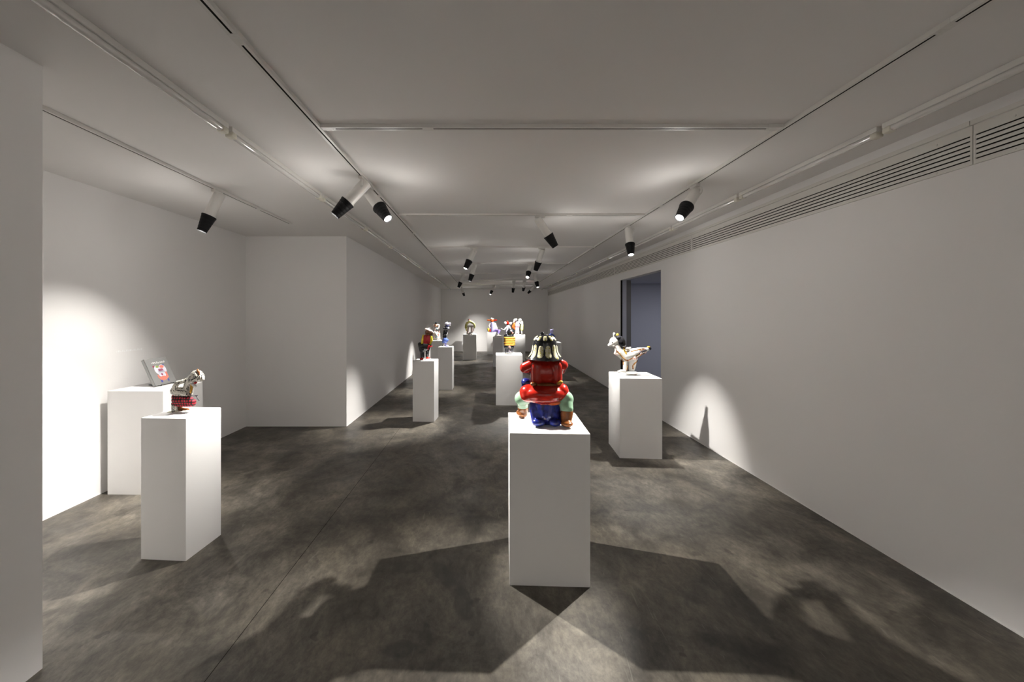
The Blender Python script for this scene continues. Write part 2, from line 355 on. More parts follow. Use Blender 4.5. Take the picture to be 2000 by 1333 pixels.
# ------------------------------------------------------------------ figure builder
def clay(name, prims, m, parent, vox, it=6, fac=0.6, label=None):
    """join balls and tapered limbs, voxel-remesh into one continuous skin and smooth it"""
    bm = bmesh.new()
    for p in prims:
        if p[0] == 'e': ell(bm, p[1], p[2], p[3] if len(p) > 3 else (0, 0, 0))
        else: capsule(bm, p[1], p[2], p[3], p[4])
    me = bpy.data.meshes.new('tmp'); bm.to_mesh(me); bm.free()
    o = bpy.data.objects.new(name, me); col.objects.link(o)
    r = o.modifiers.new('r', 'REMESH'); r.mode = 'VOXEL'; r.voxel_size = vox; r.use_smooth_shade = True
    s = o.modifiers.new('s', 'SMOOTH'); s.factor = fac; s.iterations = it
    dg = bpy.context.evaluated_depsgraph_get(); ev = o.evaluated_get(dg)
    nm = bpy.data.meshes.new_from_object(ev); nm.name = name
    o.modifiers.clear(); o.data = nm; bpy.data.meshes.remove(me)
    nm.polygons.foreach_set('use_smooth', [True]*len(nm.polygons))
    nm.materials.clear(); nm.materials.append(m); o.parent = parent
    if label: o['label'] = label
    return o
class Fig:
    """px() turns a measured spot of the photograph into metres on the figure's own plane"""
    def __init__(s, Y, base, label, cat='sculpture', name='ceramic_figure', cx=None):
        s.Y = Y; s.k = Y/F; s.base = base; s.vox = max(0.0045, s.k*0.62)
        s.x0 = (cx-CX)*s.k
        s.root = thing(name, label, cat, (s.x0, Y, base), 0, 'glazed ceramic figures on white plinths')
    def p(s, x, y, d=0.0):
        Y = s.Y+d*s.k
        return Vector(((x-CX)*Y/F-s.x0, Y-s.Y, EYE-(y-CY)*Y/F-s.base))
    def E(s, x, y, d, rx, ry, rz, rot=(0, 0, 0)): return ('e', s.p(x, y, d), (rx*s.k, ry*s.k, rz*s.k), rot)
    def C(s, x, y, d, x2, y2, d2, r, r2=None): return ('c', s.p(x, y, d), s.p(x2, y2, d2), r*s.k, (r if r2 is None else r2)*s.k)
    def part(s, name, prims, m, vox=None, it=5, label=None): return clay(name, prims, m, s.root, vox or s.vox, it, 0.55, label)
    def tube(s, name, pts, r, m, label=None):
        bm = bmesh.new(); tube(bm, [s.p(*q) for q in pts], r*s.k, 8); return obj(name, bm, m, s.root, smooth=True, label=label)
    def beads(s, name, host, pts, r, m, step, label=None, flat=0.5):
        """little raised glaze spots along a line on the camera side of a part"""
        bvh = BVHTree.FromObject(host, bpy.context.evaluated_depsgraph_get()); bm = bmesh.new()
        P2 = [s.p(*q[:2]) for q in pts]
        for a, b in zip(P2[:-1], P2[1:]):
            n = max(1, int((b-a).length/(step*s.k)))
            for i in range(n):
                q = a.lerp(b, i/n); h = bvh.ray_cast(Vector((q.x, -1, q.z)), Vector((0, 1, 0)))
                if h[0] is None: continue
                ell(bm, h[0], (r*s.k, r*s.k*flat, r*s.k), u=8, v=6, mi=i % 2 if isinstance(m, list) else 0)
        if len(bm.verts) == 0: bm.free(); return None
        return obj(name, bm, m, s.root, smooth=True, label=label)
    def settle(s):
        """flatten the soles on the plinth top, or lower the figure until it stands on it"""
        for c in s.root.children:
            for v in c.data.vertices:
                if v.co.z < 0: v.co.z = 0
        zs = min(v.co.z for c in s.root.children for v in c.data.vertices)
        s.root.location.z = s.base - zs + 0.0004

G = dict(red=glaze('red_glaze', (0.37, 0.012, 0.005)), orange=glaze('orange_glaze', (0.62, 0.11, 0.02)), brown=glaze('brown_glaze', (0.19, 0.062, 0.016), 0.4),
         green=glaze('sage_glaze', (0.26, 0.42, 0.28)), blue=glaze('cobalt_glaze', (0.010, 0.018, 0.17), 0.6, sc=30), black=glaze('black_glaze', (0.012, 0.012, 0.014)),
         cream=glaze('cream_glaze', (0.80, 0.77, 0.62), 0.1), white=glaze('white_glaze', (0.72, 0.70, 0.66), 0.08), gold=glaze('gold_glaze', (0.62, 0.33, 0.04), 0.3),
         pink=glaze('pink_glaze', (0.72, 0.42, 0.36)), palepink=glaze('pale_pink_glaze', (0.82, 0.66, 0.60), 0.12), amber=glaze('amber_glaze', (0.80, 0.42, 0.06)), yellow=glaze('yellow_glaze', (0.85, 0.66, 0.04)),
         lemon=glaze('lemon_glaze', (0.78, 0.78, 0.28)), lav=glaze('lavender_glaze', (0.42, 0.40, 0.72)), lilac=glaze('pale_lilac_glaze', (0.70, 0.66, 0.80), 0.12), lblue=glaze('pale_blue_glaze', (0.50, 0.62, 0.68)),
         violet=glaze('violet_glaze', (0.30, 0.22, 0.62)), silver=glaze('silver_glaze', (0.55, 0.56, 0.58)), dgrey=glaze('slate_glaze', (0.10, 0.10, 0.12)),
         crimson=glaze('crimson_glaze', (0.40, 0.012, 0.014)), olive=glaze('olive_glaze', (0.45, 0.42, 0.06)), blue2=glaze('mid_blue_glaze', (0.10, 0.16, 0.50)), skin=glaze('skin_glaze', (0.62, 0.33, 0.22)))
pods = dotted('cream_with_olive_spots', (0.60, 0.56, 0.38), (0.33, 0.30, 0.03), 58, 0.27, rnd=0.8)
dots = dotted('cream_with_black_dots', (0.66, 0.62, 0.54), (0.012, 0.01, 0.01), 104, 0.40, rnd=0.2)

# ---- 1 red coated figure seen from behind -------------------------------------------------
f = Fig(2.50, 0.90, 'large glazed figure in a red coat seated on blue cloth, seen from behind', cx=1066)
f.part('coat', [f.C(1048, 716, -4, 1048, 742, -4, 12), f.C(1086, 716, -4, 1086, 742, -4, 12), f.C(1048, 716, 12, 1048, 742, 12, 11), f.C(1086, 716, 12, 1086, 742, 12, 11),
                f.E(1067, 728, 2, 28, 19, 24), f.C(1052, 708, 2, 1082, 708, 2, 9)], G['red'])
f.part('sleeve', [f.C(1040, 712, 0, 1026, 719, 6, 10.5, 11), f.C(1026, 719, 6, 1036, 724, 26, 10.5, 9), f.C(1036, 724, 26, 1052, 706, 72, 8, 6)], G['red'])
f.part('sleeve', [f.C(1092, 710, 0, 1099, 714, 4, 10, 10.5), f.C(1099, 714, 4, 1096, 724, 24, 10, 9), f.C(1096, 724, 24, 1080, 706, 72, 8, 6)], G['red'])
f.part('coat_skirt', [f.E(1064, 766, 0, 40, 26, 18), f.E(1064, 770, -6, 40, 24, 17), f.E(1033, 767, 4, 19, 20, 16), f.E(1094, 764, 4, 17, 20, 16), f.E(1064, 777, -6, 36, 22, 13.5), f.E(1034, 773, 0, 18, 18, 14), f.E(1092, 770, 0, 17, 18, 14),
                      f.E(1067, 754, 2, 30, 20, 9)], G['red'], it=14)
f.part('belt', [f.E(1067, 749.5, 2, 31.5, 22.5, 4.2)], G['brown'], it=3)
f.part('belt_pouch', [f.E(1042, 751, -14, 7, 5, 4.6), f.E(1040, 750, -10, 5, 5, 4)], G['brown'])
f.part('belt_pouch', [f.E(1093, 748, -13, 7, 5, 4.2, (0, -20, 0))], G['gold'])
f.part('hem', [f.E(1079, 786, -10, 16, 14, 6), f.E(1062, 787, -8, 14, 12, 4)], G['orange'])
f.part('seat_cloth', [f.C(1044, 792, 2, 1050, 822, -6, 11, 13), f.C(1083, 792, 2, 1083, 822, -8, 11, 13), f.C(1064, 790, 4, 1066, 814, 0, 20, 17), f.C(1056, 792, -4, 1058, 812, -10, 12, 8),
                      f.C(1075, 792, -4, 1074, 812, -10, 12, 8), f.E(1052, 826, -22, 13, 10, 7.5), f.E(1084, 826, -22, 12, 10, 7.5), f.E(1068, 806, -8, 18, 8, 4, (0, 0, 0))], G['blue'], it=3)
f.part('trouser_leg', [f.C(1036, 772, 14, 1020, 779, 30, 15, 15.5), f.C(1020, 779, 30, 1021, 792, 40, 13.5, 11.5)], G['green'])
f.part('trouser_leg', [f.C(1088, 772, 6, 1103, 780, 0, 17, 17), f.C(1103, 780, 0, 1107, 799, -12, 15, 12.5)], G['green'])
f.part('boot', [f.C(1021, 798, 41, 1022, 807, 42, 11, 10), f.E(1018, 807, 50, 11, 20, 6)], G['brown'])
f.part('boot', [f.C(1107, 807, -13, 1106, 823, -18, 12.5, 10.5), f.E(1107, 828, -26, 12, 14, 6)], G['brown'])
f.part('bundle', [f.E(1029, 749, 20, 12, 12, 10, (0, 30, 0)), f.C(1026, 754, 22, 1036, 762, 24, 8)], G['blue'])
f.part('head', [f.E(1064, 688, 6, 19, 20, 17)], G['skin'])
f.part('hand', [f.E(1056, 700, 80, 6, 7, 7), f.C(1056, 696, 80, 1062, 693, 82, 2.2), f.C(1055, 699, 84, 1062, 698, 86, 2.2)], G['skin'])
f.part('hand', [f.E(1076, 700, 80, 6, 7, 7), f.C(1076, 696, 80, 1070, 693, 82, 2.2), f.C(1077, 699, 84, 1070, 698, 86, 2.2)], G['skin'])
f.part('added_horn', [f.C(1066, 690, 20, 1066, 695, 92, 4, 6)], G['gold'])  # unseen horn, added to close the lit gap in the figure's shadow
# hair / helmet with painted pods
bm = bmesh.new(); k = f.k
HP = [(0, 653.5), (8, 654), (14, 656), (18.5, 659.5), (21.5, 664), (23, 671), (23.8, 679), (25, 686), (27.5, 692), (31.5, 697), (34.5, 701.5)]
hc = f.p(1064, 690, 0)
def hz(y): return f.p(1064, y, 0).z
revolve(bm, [(r*k, hz(y)) for r, y in HP]+[(33*k, hz(703)), (22*k, hz(701)), (0, hz(699))], (hc.x, 0, 0), (0, 0, 1), 48, 0, squash=(1, 0.95))
def prof(y):
    for (r0, a), (r1, b) in zip(HP[:-1], HP[1:]):
        if a <= y <= b: return r0+(r1-r0)*(y-a)/(b-a)
    return HP[-1][0]
def pod(th, y0, y1, w0, w1, n=10):
    rows = []
    for i in range(n+1):
        t = i/n; y = y0+(y1-y0)*t; ed = math.sqrt(max(0.0, 1-abs(2*t-1)**4)); w = (w0+(w1-w0)*t)*ed+0.05
        r = prof(y)+0.7; row = []
        for j in range(5):
            u = (j-2)/2; a = th+u*w/max(r, 4); lift = 0.7 if abs(u) < 0.9 and 0 < i < n else -0.6
            row.append(bm.verts.new((hc.x+(prof(y)+lift)*k*math.cos(a), (prof(y)+lift)*0.95*k*math.sin(a), hz(y))))
        rows.append(row)
    for a, b in zip(rows[:-1], rows[1:]):
        for j in range(4): fc = bm.faces.new((a[j], b[j], b[j+1], a[j+1])); fc.material_index = 1
NP = 11
for i in range(NP):
    th = -PI/2+0.12+2*PI*i/NP
    pod(th, 671.5 if i % 2 else 673.5, 700.8 if i % 2 else 698.5, 6.2, 8.4); 
for i in range(10): pod(-PI/2-0.1+2*PI*i/10, 655.5, 666, 4.2, 5.4, 8)
obj('hair', bm, [G['black'], pods], f.root, smooth='auto')
f.part('top_knot', [f.E(1059, 651.5, 0, 4, 4, 3.4), f.C(1059, 652, 0, 1062, 656, 0, 2.4)], G['black'])
sk = [c for c in f.root.children if c.name.startswith('coat_skirt')][0]
bvh = BVHTree.FromObject(sk, bpy.context.evaluated_depsgraph_get())
for st in ([(1078, 777), (1079, 773), (1080.5, 773), (1082, 773), (1082, 776.5)], [(1084, 776.5), (1084.5, 773), (1086, 772.8), (1087.5, 773.4)], [(1090, 774), (1091, 773.8), (1092.5, 773.4)]):
    pts = []
    for q in st:
        w_ = f.p(*q); h = bvh.ray_cast(Vector((w_.x, -1, w_.z)), Vector((0, 1, 0)))
        if h[0] is not None: pts.append(h[0]+Vector((0, -0.0004, 0)))
    bm = bmesh.new(); tube(bm, pts, 0.3*f.k, 6); obj('signature', bm, G['white'], f.root, smooth=True, label='small white signature')
f.settle()

# ---- 2 dotted figure in kilt ----------------------------------------------------------------
f = Fig(2.70, 0.925, 'small cream figure covered in black dots, wearing a red tartan kilt, leaning right', cx=360); f.vox = 0.0034
body = f.part('body', [f.C(343, 764, 0, 366, 768, 0, 9, 9.5), f.E(352, 769, 0, 15, 9, 6), f.C(366, 764, 2, 369, 752, 2, 9, 8), f.C(369, 752, 2, 376, 742, 2, 8.5, 9.5),
                      f.C(376, 742, 2, 384, 734, 2, 10, 11), f.E(389, 737, 2, 9.5, 9, 9.5), f.C(391, 739, 2, 397, 742, 2, 5.5, 2.5)], dots, it=4)
f.part('arm', [f.C(344, 764, -4, 341, 757, -5, 6, 4.5), f.C(341, 757, -5, 347, 748, -5, 4.5, 4.2), f.C(347, 748, -5, 359, 745, -3, 4.2, 4), f.C(359, 745, -3, 368, 741, 0, 4, 3.6)], dots, it=4)
f.part('kilt', [f.C(344, 776, 0, 364, 776, 0, 7.5, 7.5), f.E(354, 782, 0, 18, 11, 8), f.C(341, 789, 0, 362, 789, -2, 5.5, 6), f.C(364, 779, -2, 375, 786, -4, 8, 7), f.C(362, 789, -3, 376, 789, -3, 6, 5.5)], plaid('red_tartan'), it=3)
f.part('ear', [f.C(386, 723, -2, 388, 728, -3, 2.2, 2.6), f.C(388, 728, -3, 389, 734, -4, 2.4, 1.2)], G['brown'])
f.part('ear', [f.C(386, 725, 8, 387, 732, 8, 2.4, 2)], G['brown'])
f.tube('brow_line', [(388, 733, -7), (384, 738, -7.4), (378, 741, -8.2), (374, 743, -8.2)], 0.7, G['black'])
f.tube('brow_line', [(385, 727, -3.5), (380, 729, -6), (376, 732, -6.5)], 0.6, G['black'])
f.part('mouth', [f.E(381.5, 748.5, -2, 3.4, 3, 2.4, (0, -25, 0))], G['crimson'])
f.part('chin_scarf', [f.C(374, 752, -4, 374, 760, -4, 2.2, 2), f.C(374, 760, -4, 372, 768, -4, 2, 1.8)], G['gold'])
f.part('hand', [f.C(376, 752, -3, 382, 755, -3, 3, 2.2), f.E(380, 754, -3, 3.6, 3, 2.4)], G['white'])
f.tube('ribbon', [(370, 768, -7), (373, 772, -8), (378, 773.5, -8), (384, 774.5, -8), (386, 772.5, -8), (382, 773, -8), (384, 776, -8), (386, 780, -8), (389, 783, -8)], 0.65, G['dgrey'])
f.part('leg', [f.C(341, 792, 0, 341, 803, 0, 5.6, 5.4)], dots, it=3)
f.part('leg', [f.C(350, 794, 8, 352, 800, 8, 5, 4.5), f.C(352, 800, 8, 366, 801, 6, 3.8, 3.4)], G['brown'], it=3)
f.part('shoe', [f.C(330, 807, -2, 345, 806, 0, 3.6, 4.4), f.E(336, 808, -1, 10, 5.5, 3)], G['cream'], it=3)
f.part('shoe', [f.C(358, 804.5, 4, 366, 804, 4, 2.6, 3.2), f.E(348, 805.5, 3, 7, 5, 2.6)], G['white'], it=3)
f.settle()

# ---- 3 white long tailed creature --------------------------------------------------------------
f = Fig(4.58, 0.891, 'white horse-headed creature with black mane and raised tail, patterned in gold and pink', cx=1231)
body = f.part('body', [f.C(1203, 673, 0, 1209, 687, 0, 6.5, 8), f.C(1209, 687, 0, 1220, 696, 0, 8.5, 9.5), f.C(1220, 696, 0, 1236, 691, 0, 9.5, 11), f.C(1236, 691, 0, 1250, 686, 0, 11, 8),
                       f.C(1250, 686, 0, 1264, 682, 0, 7.5, 3.8), f.C(1221, 698, -3, 1221, 720, -3, 5, 4), f.C(1233, 697, 3, 1234, 722, 2, 6.5, 5.5), f.C(1240, 697, 0, 1236, 718, 2, 6, 5)], G['white'], it=4)
f.part('head', [f.E(1200, 667, 0, 9.5, 7.5, 9), f.C(1199, 669, 0, 1189.5, 674, 0, 6.5, 2.8), f.E(1201, 674, 0, 8, 6, 5)], G['white'], it=4)
f.part('mane', [f.E(1213, 666, -1, 8, 9.5, 10.5, (0, -25, 0)), f.E(1207, 659.5, -1, 6.5, 8, 5), f.E(1215, 672, -1, 7, 8.5, 7.5)], G['black'], it=4)
f.part('ear', [f.E(1199.5, 652.5, -3, 2.6, 2.2, 3.6), f.E(1199.5, 656, -2, 2.2, 2, 2.4)], G['white'], it=2)
f.part('ear', [f.E(1206, 654, 4, 2.8, 2.2, 3.6), f.E(1206, 657, 4, 2.2, 2, 2.2)], G['gold'], it=2)
f.part('eye', [f.E(1196, 668.8, -7.2, 1.3, 0.8, 1.5)], G['black'], vox=0.0035, it=1)
f.part('saddle_tuft', [f.E(1226, 682, -3, 4.2, 4, 4.2), f.C(1226, 682, -3, 1231, 678.5, -3, 2.4, 1.6), f.E(1222, 686, -4, 3, 3, 3)], G['white'], it=3)
f.part('collar', [f.C(1219, 676, -1, 1219.5, 684, -6, 2, 2), f.C(1219.5, 684, -6, 1223, 690, -8, 2, 1.8)], dotted('gold_with_dark_dots', (0.62, 0.36, 0.05), (0.03, 0.02, 0.01), 60, 0.4), it=2)
f.part('tail_tip', [f.E(1268.5, 680.5, 0, 3.8, 3.4, 3.4)], G['black'], it=2)
f.part('tail_cap', [f.E(1267, 677.5, 0, 3.4, 3, 1.8, (0, 10, 0))], G['gold'], it=2)
f.part('front_foot', [f.C(1213, 724, -8, 1220, 725, -5, 2.6, 3.2), f.E(1209.5, 725.5, -8, 4, 4, 2.4)], G['white'], it=2)
f.part('base', [f.C(1226, 728.5, -6, 1242, 728.5, -6, 2.8, 2.8), f.C(1226, 728, 8, 1240, 728, 8, 3, 3), f.E(1234, 727.5, 0, 13, 13, 3)], G['white'], it=2)
f.part('chest_plume', [f.C(1201, 690, -5, 1206, 692, -4, 2.4, 3), f.E(1202, 687, -5, 2, 2, 3)], G['palepink'], it=2)
lines = [[(1202, 684), (1208, 690), (1213, 696), (1220, 702), (1224, 703), (1230, 699), (1238, 694), (1246, 690)], [(1224, 703), (1226, 708), (1223, 715), (1221, 724)],
         [(1243, 704), (1238, 709), (1235, 714), (1235, 720)], [(1230, 685.5), (1238, 684), (1246, 682), (1255, 680.5), (1258, 682), (1250, 684), (1246, 683)],
         [(1240, 699), (1244, 696), (1250, 691), (1256, 689)], [(1213, 700), (1216, 707), (1216, 712)]]
for ln in lines:
    f.beads('painted_band', body, ln, 1.55, G['brown'], 0.7, flat=0.16)
    f.beads('gold_dots', body, ln, 1.0, G['gold'], 2.3, flat=0.5)
f.beads('painted_band', body, [(1245, 688), (1252, 685), (1260, 683)], 2.2, G['dgrey'], 0.8, flat=0.16)
f.beads('gold_dots', body, [(1245, 688), (1252, 685), (1260, 683)], 1.1, G['pink'], 2.6, flat=0.6)
for q, r in (((1236.3, 696.8), 4.6), ((1248.5, 688.8), 2.6), ((1258.3, 686.8), 3.0)):
    f.beads('pink_rosette', body, [q, (q[0]+0.3, q[1])], r, G['pink'], 1, flat=0.28)
    f.beads('rosette_centre', body, [q, (q[0]+0.3, q[1])], r*0.55, G['white'], 1, flat=0.95)
    f.beads('rosette_dot', body, [q, (q[0]+0.3, q[1])], r*0.26, G['pink'], 1, flat=2.3)
f.settle()

# ---- 4 figure in yellow sleeves and hat -------------------------------------------------------------
f = Fig(5.98, 0.909, 'figure with yellow sleeves, red vest, flared black trousers and tilted pale hat', cx=832)
f.part('trousers', [f.C(820, 672, 0, 840, 674, 0, 3.2, 3), f.E(829, 675, 0, 12.5, 7, 5.5), f.C(819.8, 671.5, 0, 823.5, 684, 0, 3.8, 4.4), f.E(830, 680, 0, 8, 6.5, 5), f.C(821, 674, 0, 824, 683, 0, 4, 4.2), f.C(838, 676, 0, 835, 684, 0, 3.4, 3.4),
                    f.C(824.5, 683, 0, 825, 697, 0, 3.9, 3.6), f.C(834.8, 683, 0, 834.5, 695.5, 2, 3.3, 2.9)], G['black'], it=3)
f.part('vest', [f.C(831.5, 657, 0, 831, 668, 0, 4.6, 4.8), f.C(837, 657, 0, 837, 668, 0, 4.2, 4.4), f.E(834.5, 663, 0, 6.5, 5, 8)], G['crimson'], it=3)
f.part('sleeve', [f.C(827.3, 655, 0, 825.5, 664, 0, 2.5, 2.8), f.C(825.5, 664, 0, 824.5, 669.5, -2, 2.8, 2.2)], G['yellow'], it=3)
f.part('sleeve', [f.C(841.8, 657, 0, 843, 664, 0, 2.3, 2.6), f.C(843, 664, 0, 840.5, 671, -2, 2.4, 1.8)], G['yellow'], it=3)
f.part('head', [f.E(836, 648.5, 0, 6, 5, 6), f.E(833.5, 648, -4.5, 1.6, 1.4, 1.6), f.E(841, 650, 0, 4.5, 4.5, 4.5), f.C(834, 652, 0, 834, 655, 0, 3, 3)], G['brown'], it=3)
f.part('cheek', [f.E(833.7, 647.8, -4.6, 1.5, 1.6, 1.5)], G['pink'], it=1)
f.part('hat_brim', [f.C(831, 642.5, -1, 836, 642.8, -2, 1.5, 2.1), f.C(836, 642.8, -2, 842, 646, -2, 2.2, 2.4), f.C(842, 646, -2, 847, 650, -1, 2.3, 1.4), f.E(838, 644, 2, 8, 8, 1.8, (0, 25, 0))], G['palepink'], it=3)
f.part('hat_crown', [f.E(838.3, 641.3, 2, 3.6, 3.6, 2.2)], G['dgrey'], it=2)
f.part('belt', [f.E(831, 671.3, -1, 6, 5.6, 1.0, (0, 3, 0))], G['silver'], it=1)
f.part('pistol', [f.C(827, 686, -7, 829, 681.8, -7, 1.3, 0.9), f.C(829, 681.4, -7, 835, 682, -7, 0.9, 0.8), f.C(829, 684, -7, 833.5, 683.8, -7, 0.7, 0.8)], G['silver'], it=1)
f.part('glove', [f.C(837, 676, -6, 835.5, 680, -7, 1.7, 1.5), f.E(838, 675, -5, 2, 1.8, 2), f.C(835, 678, -6, 836.5, 682, -7, 1.2)], G['crimson'], it=2)
f.part('glove', [f.E(843.5, 675.5, -3, 1.5, 1.4, 1.2), f.C(841.5, 676, -4, 839, 678, -5, 1.1)], G['crimson'], it=2)
f.part('boot', [f.E(823.5, 700.3, -3, 4.2, 6, 1.9), f.C(825, 697, 0, 825, 699.5, -1, 3.2, 2.6)], G['red'], it=2)
f.part('boot', [f.E(836, 698.8, 0, 4.6, 6, 1.9), f.C(834.6, 696, 2, 835, 698, 1, 2.6, 2.4)], G['red'], it=2)
f.settle()

# ---- 5 totem ------------------------------------------------------------------------------------------------
f = Fig(8.44, 0.913, 'tall totem of stacked blue and black forms topped by a pale horned head', cx=869)
f.part('ball', [f.E(869.3, 664, 0, 5.6, 5.4, 6), f.E(866, 666, 0, 3.2, 4, 4), f.E(874, 664, 0, 2, 3, 3)], G['blue2'], it=3)
f.part('foot', [f.C(865, 669, 0, 865, 674.5, 0, 1.7, 1.3), f.E(864.5, 670, 0, 1.4, 2, 2)], G['dgrey'], it=2)
f.part('foot', [f.C(869.5, 669, 0, 870, 674, 0, 2.3, 2), f.E(873.5, 675, -1, 3, 2.6, 1.4)], G['lav'], it=2)
f.part('stacked_body', [f.E(870.2, 646, 0, 4.6, 4.4, 2.4), f.E(869.3, 649.8, 0, 4.3, 4.2, 2.4), f.E(868.8, 653.5, 0, 4.3, 4.2, 2.4), f.E(868.3, 657.2, 0, 4, 4, 2.6), f.C(869, 648, 0, 868, 658, 0, 3.2)], G['black'], it=2)
f.part('collar', [f.E(868, 640.5, 0, 3.2, 3.4, 2.6), f.E(871, 639, 0, 4, 4, 4), f.E(875.5, 640.5, 0, 3, 3, 2.6)], G['dgrey'], it=2)
f.part('pompom', [f.E(875.6, 640.6, -2, 2.4, 2.4, 2)], G['lilac'], it=1)
f.part('pompom', [f.E(867.6, 639.4, -2.4, 1.7, 1.7, 1.3)], G['lilac'], it=1)
f.part('pompom', [f.E(872.6, 653.6, -2.6, 1.5, 1.5, 1.1), f.E(873.6, 650.6, -2.4, 1, 1, 1)], G['silver'], it=1)
f.part('head', [f.E(873, 632.5, 0, 4.8, 4, 3.6), f.C(873, 632.5, 0, 879, 631.2, -1, 3, 1.3), f.C(874, 634, 0, 879, 634.6, -1, 2.2, 1.0)], G['lilac'], it=2)
f.part('jaw', [f.E(873.5, 635.8, 0, 4.6, 3.6, 1.6)], G['blue'], it=1)
f.part('horn', [f.C(873.3, 630, 0, 873.3, 627, 0, 1.1, 0.5)], G['lilac'], it=1)
f.part('eye', [f.E(871.6, 631.4, -3.6, 1.2, 0.8, 0.8)], G['blue'], it=0)
f.settle()

# ---- 6 pale seated figure ----------------------------------------------------------------------------------
f = Fig(10.5, 0.910, 'pale pink seated figure with looped arms and a dark top knot', cx=853)
f.part('hair', [f.E(852.3, 631.5, 0, 3.2, 3, 2.2), f.C(852.5, 631, 0, 855, 629.5, 0, 1.3, 0.6)], G['black'], it=2)
f.part('head', [f.E(851.5, 636, 0, 3.4, 3, 3.6)], G['skin'], it=2)
f.part('raised_arm', [f.C(847.5, 635.5, 0, 846.3, 638, 0, 1.9, 1.3), f.C(846.3, 638, 0, 848, 643, -1, 1.2), f.C(848, 643, -1, 850.5, 646, -1, 1.1)], G['palepink'], it=2)
f.part('raised_arm', [f.C(853, 634.5, 0, 857.5, 636, 0, 1.6), f.C(857.5, 636, 0, 856.5, 641.5, -1, 1.5), f.C(856.5, 641.5, -1, 852.5, 646, -1, 1.4)], G['palepink'], it=2)
f.part('collar', [f.E(853.5, 643, -2.5, 2.5, 1.4, 2.4)], G['lblue'], it=2)
f.part('torso', [f.C(852, 645, 0, 852, 658, 0, 3.2, 4.2), f.C(848, 653, 0, 848, 660, 0, 3, 3.2), f.C(857.5, 652, 0, 857.5, 661, 0, 2.0, 2.6), f.E(852.5, 661, 0, 7, 5, 3)], G['palepink'], it=2)
f.part('sash', [f.C(848.5, 648, -4.5, 853, 655, -5, 1.2), f.C(853, 655, -5, 854.5, 658, -5, 1.1)], G['white'], it=1)
f.part('sash', [f.C(858.5, 647.5, -3, 855, 654, -4.5, 0.9), f.C(857, 653, -3.5, 854.5, 656, -4.5, 1)], G['pink'], it=1)
f.part('apron', [f.E(852, 658.5, -4.4, 2.6, 1.3, 2.8)], G['lblue'], it=1)
f.part('base', [f.E(852, 663.6, 0, 8.5, 6, 1.7)], G['white'], it=1)
f.settle()

# ---- 7 green arch ----------------------------------------------------------------------------------------------
f = Fig(13.98, 0.900, 'sculpture of a lime green arch over pale legs with a small red-topped bird', cx=918)
arc = [(911+0.0, 640), (911.2, 635), (913, 631), (917, 628.6), (921, 629), (925, 631.5), (926.8, 636), (926.4, 640)]
f.part('arch', [f.C(a[0], a[1], 0, b[0], b[1], 0, 1.9) for a, b in zip(arc[:-1], arc[1:])], G['lemon'], it=2)
f.part('arch_shell', [f.C(a[0]-1.6, a[1]+0.2, 3, b[0]-1.6, b[1]+0.2, 3, 1.7) for a, b in zip(arc[:5], arc[1:6])]+[f.C(910, 640, 3, 911, 646, 3, 1.6, 1)], G['olive'], it=2)
f.part('crossbar', [f.C(914, 637.5, 0, 923, 637.5, 0, 1.9)], G['white'], it=1)
for a, b, r in ((914.6, 913.2, 2.0), (921.2, 921.4, 2.1), (925.4, 925.0, 1.0)): f.part('leg', [f.C(a, 639, 0, b, 649.5 if r > 1.5 else 646, 0, r, r*1.05)], G['palepink'], it=1)
f.part('bird', [f.E(916, 625.6, 0, 2.2, 1.8, 1.7), f.C(914.5, 625.2, 0, 912, 624.8, 0, 0.8, 0.5)], G['palepink'], it=1)
f.part('crest', [f.E(916, 623.9, 0, 1.9, 1.3, 0.7)], G['red'], it=0)
f.part('base', [f.E(919, 651.6, 0, 9, 8, 1.5), f.E(920, 650.6, 0, 5.5, 5, 1.7)], G['white'], it=1)
f.settle()

# ---- 8 orange faced seated figure in purple ----------------------------------------------------------------
f = Fig(15.85, 0.886, 'orange-faced figure in lavender clothes seated on the far plinth, one leg hanging', cx=961)
f.part('head', [f.E(961, 626, 0, 3.8, 3.2, 4)], G['orange'], it=2)
for s in (-1, 1): f.part('side_bun', [f.C(961+3*s, 626, 0, 961+7.2*s, 626, 0, 1.7, 1.4), f.E(961+8.6*s, 625.6, 0, 1.5, 1.4, 1.5)], G['orange'] if s < 0 else G['red'], it=1)
f.part('cap', [f.E(961, 623.4, 0, 4, 3.4, 1.6), f.E(960, 621.4, 0, 1.6, 1.4, 0.9)], G['white'], it=1)
f.part('cap_band', [f.E(961, 622, 0, 2.7, 2.4, 0.6)], G['dgrey'], it=0)
f.part('torso', [f.C(962, 633, 0, 962, 644, 0, 4.4, 5.2), f.C(966, 633, 0, 967.5, 643, 0, 2.2, 2.6)], G['lav'], it=2)
f.part('arm', [f.C(957, 633, -1, 954.6, 637, -2, 1.5, 1.3), f.C(954.6, 637, -2, 957, 641, -3, 1.2)], G['palepink'], it=1)
f.part('arm', [f.C(967, 632, 0, 970, 640, -1, 1.3), f.C(970, 640, -1, 970.5, 643, -1, 1.2)], G['palepink'], it=1)
f.part('trousers', [f.C(960, 646.5, 0, 967, 646, -2, 3.2, 3), f.C(967, 646, -2, 975, 646.5, -8, 3, 2.6), f.C(974.6, 647, -9, 972.5, 652.5, -11, 2.4, 2)], G['violet'], it=2)
f.part('shirt_tail', [f.E(954, 645, -2, 2.3, 2.4, 4, (0, -20, 0))], G['yellow'], it=1)
f.part('bag', [f.E(957, 646, -3, 1.8, 1.8, 3)], G['crimson'], it=1)
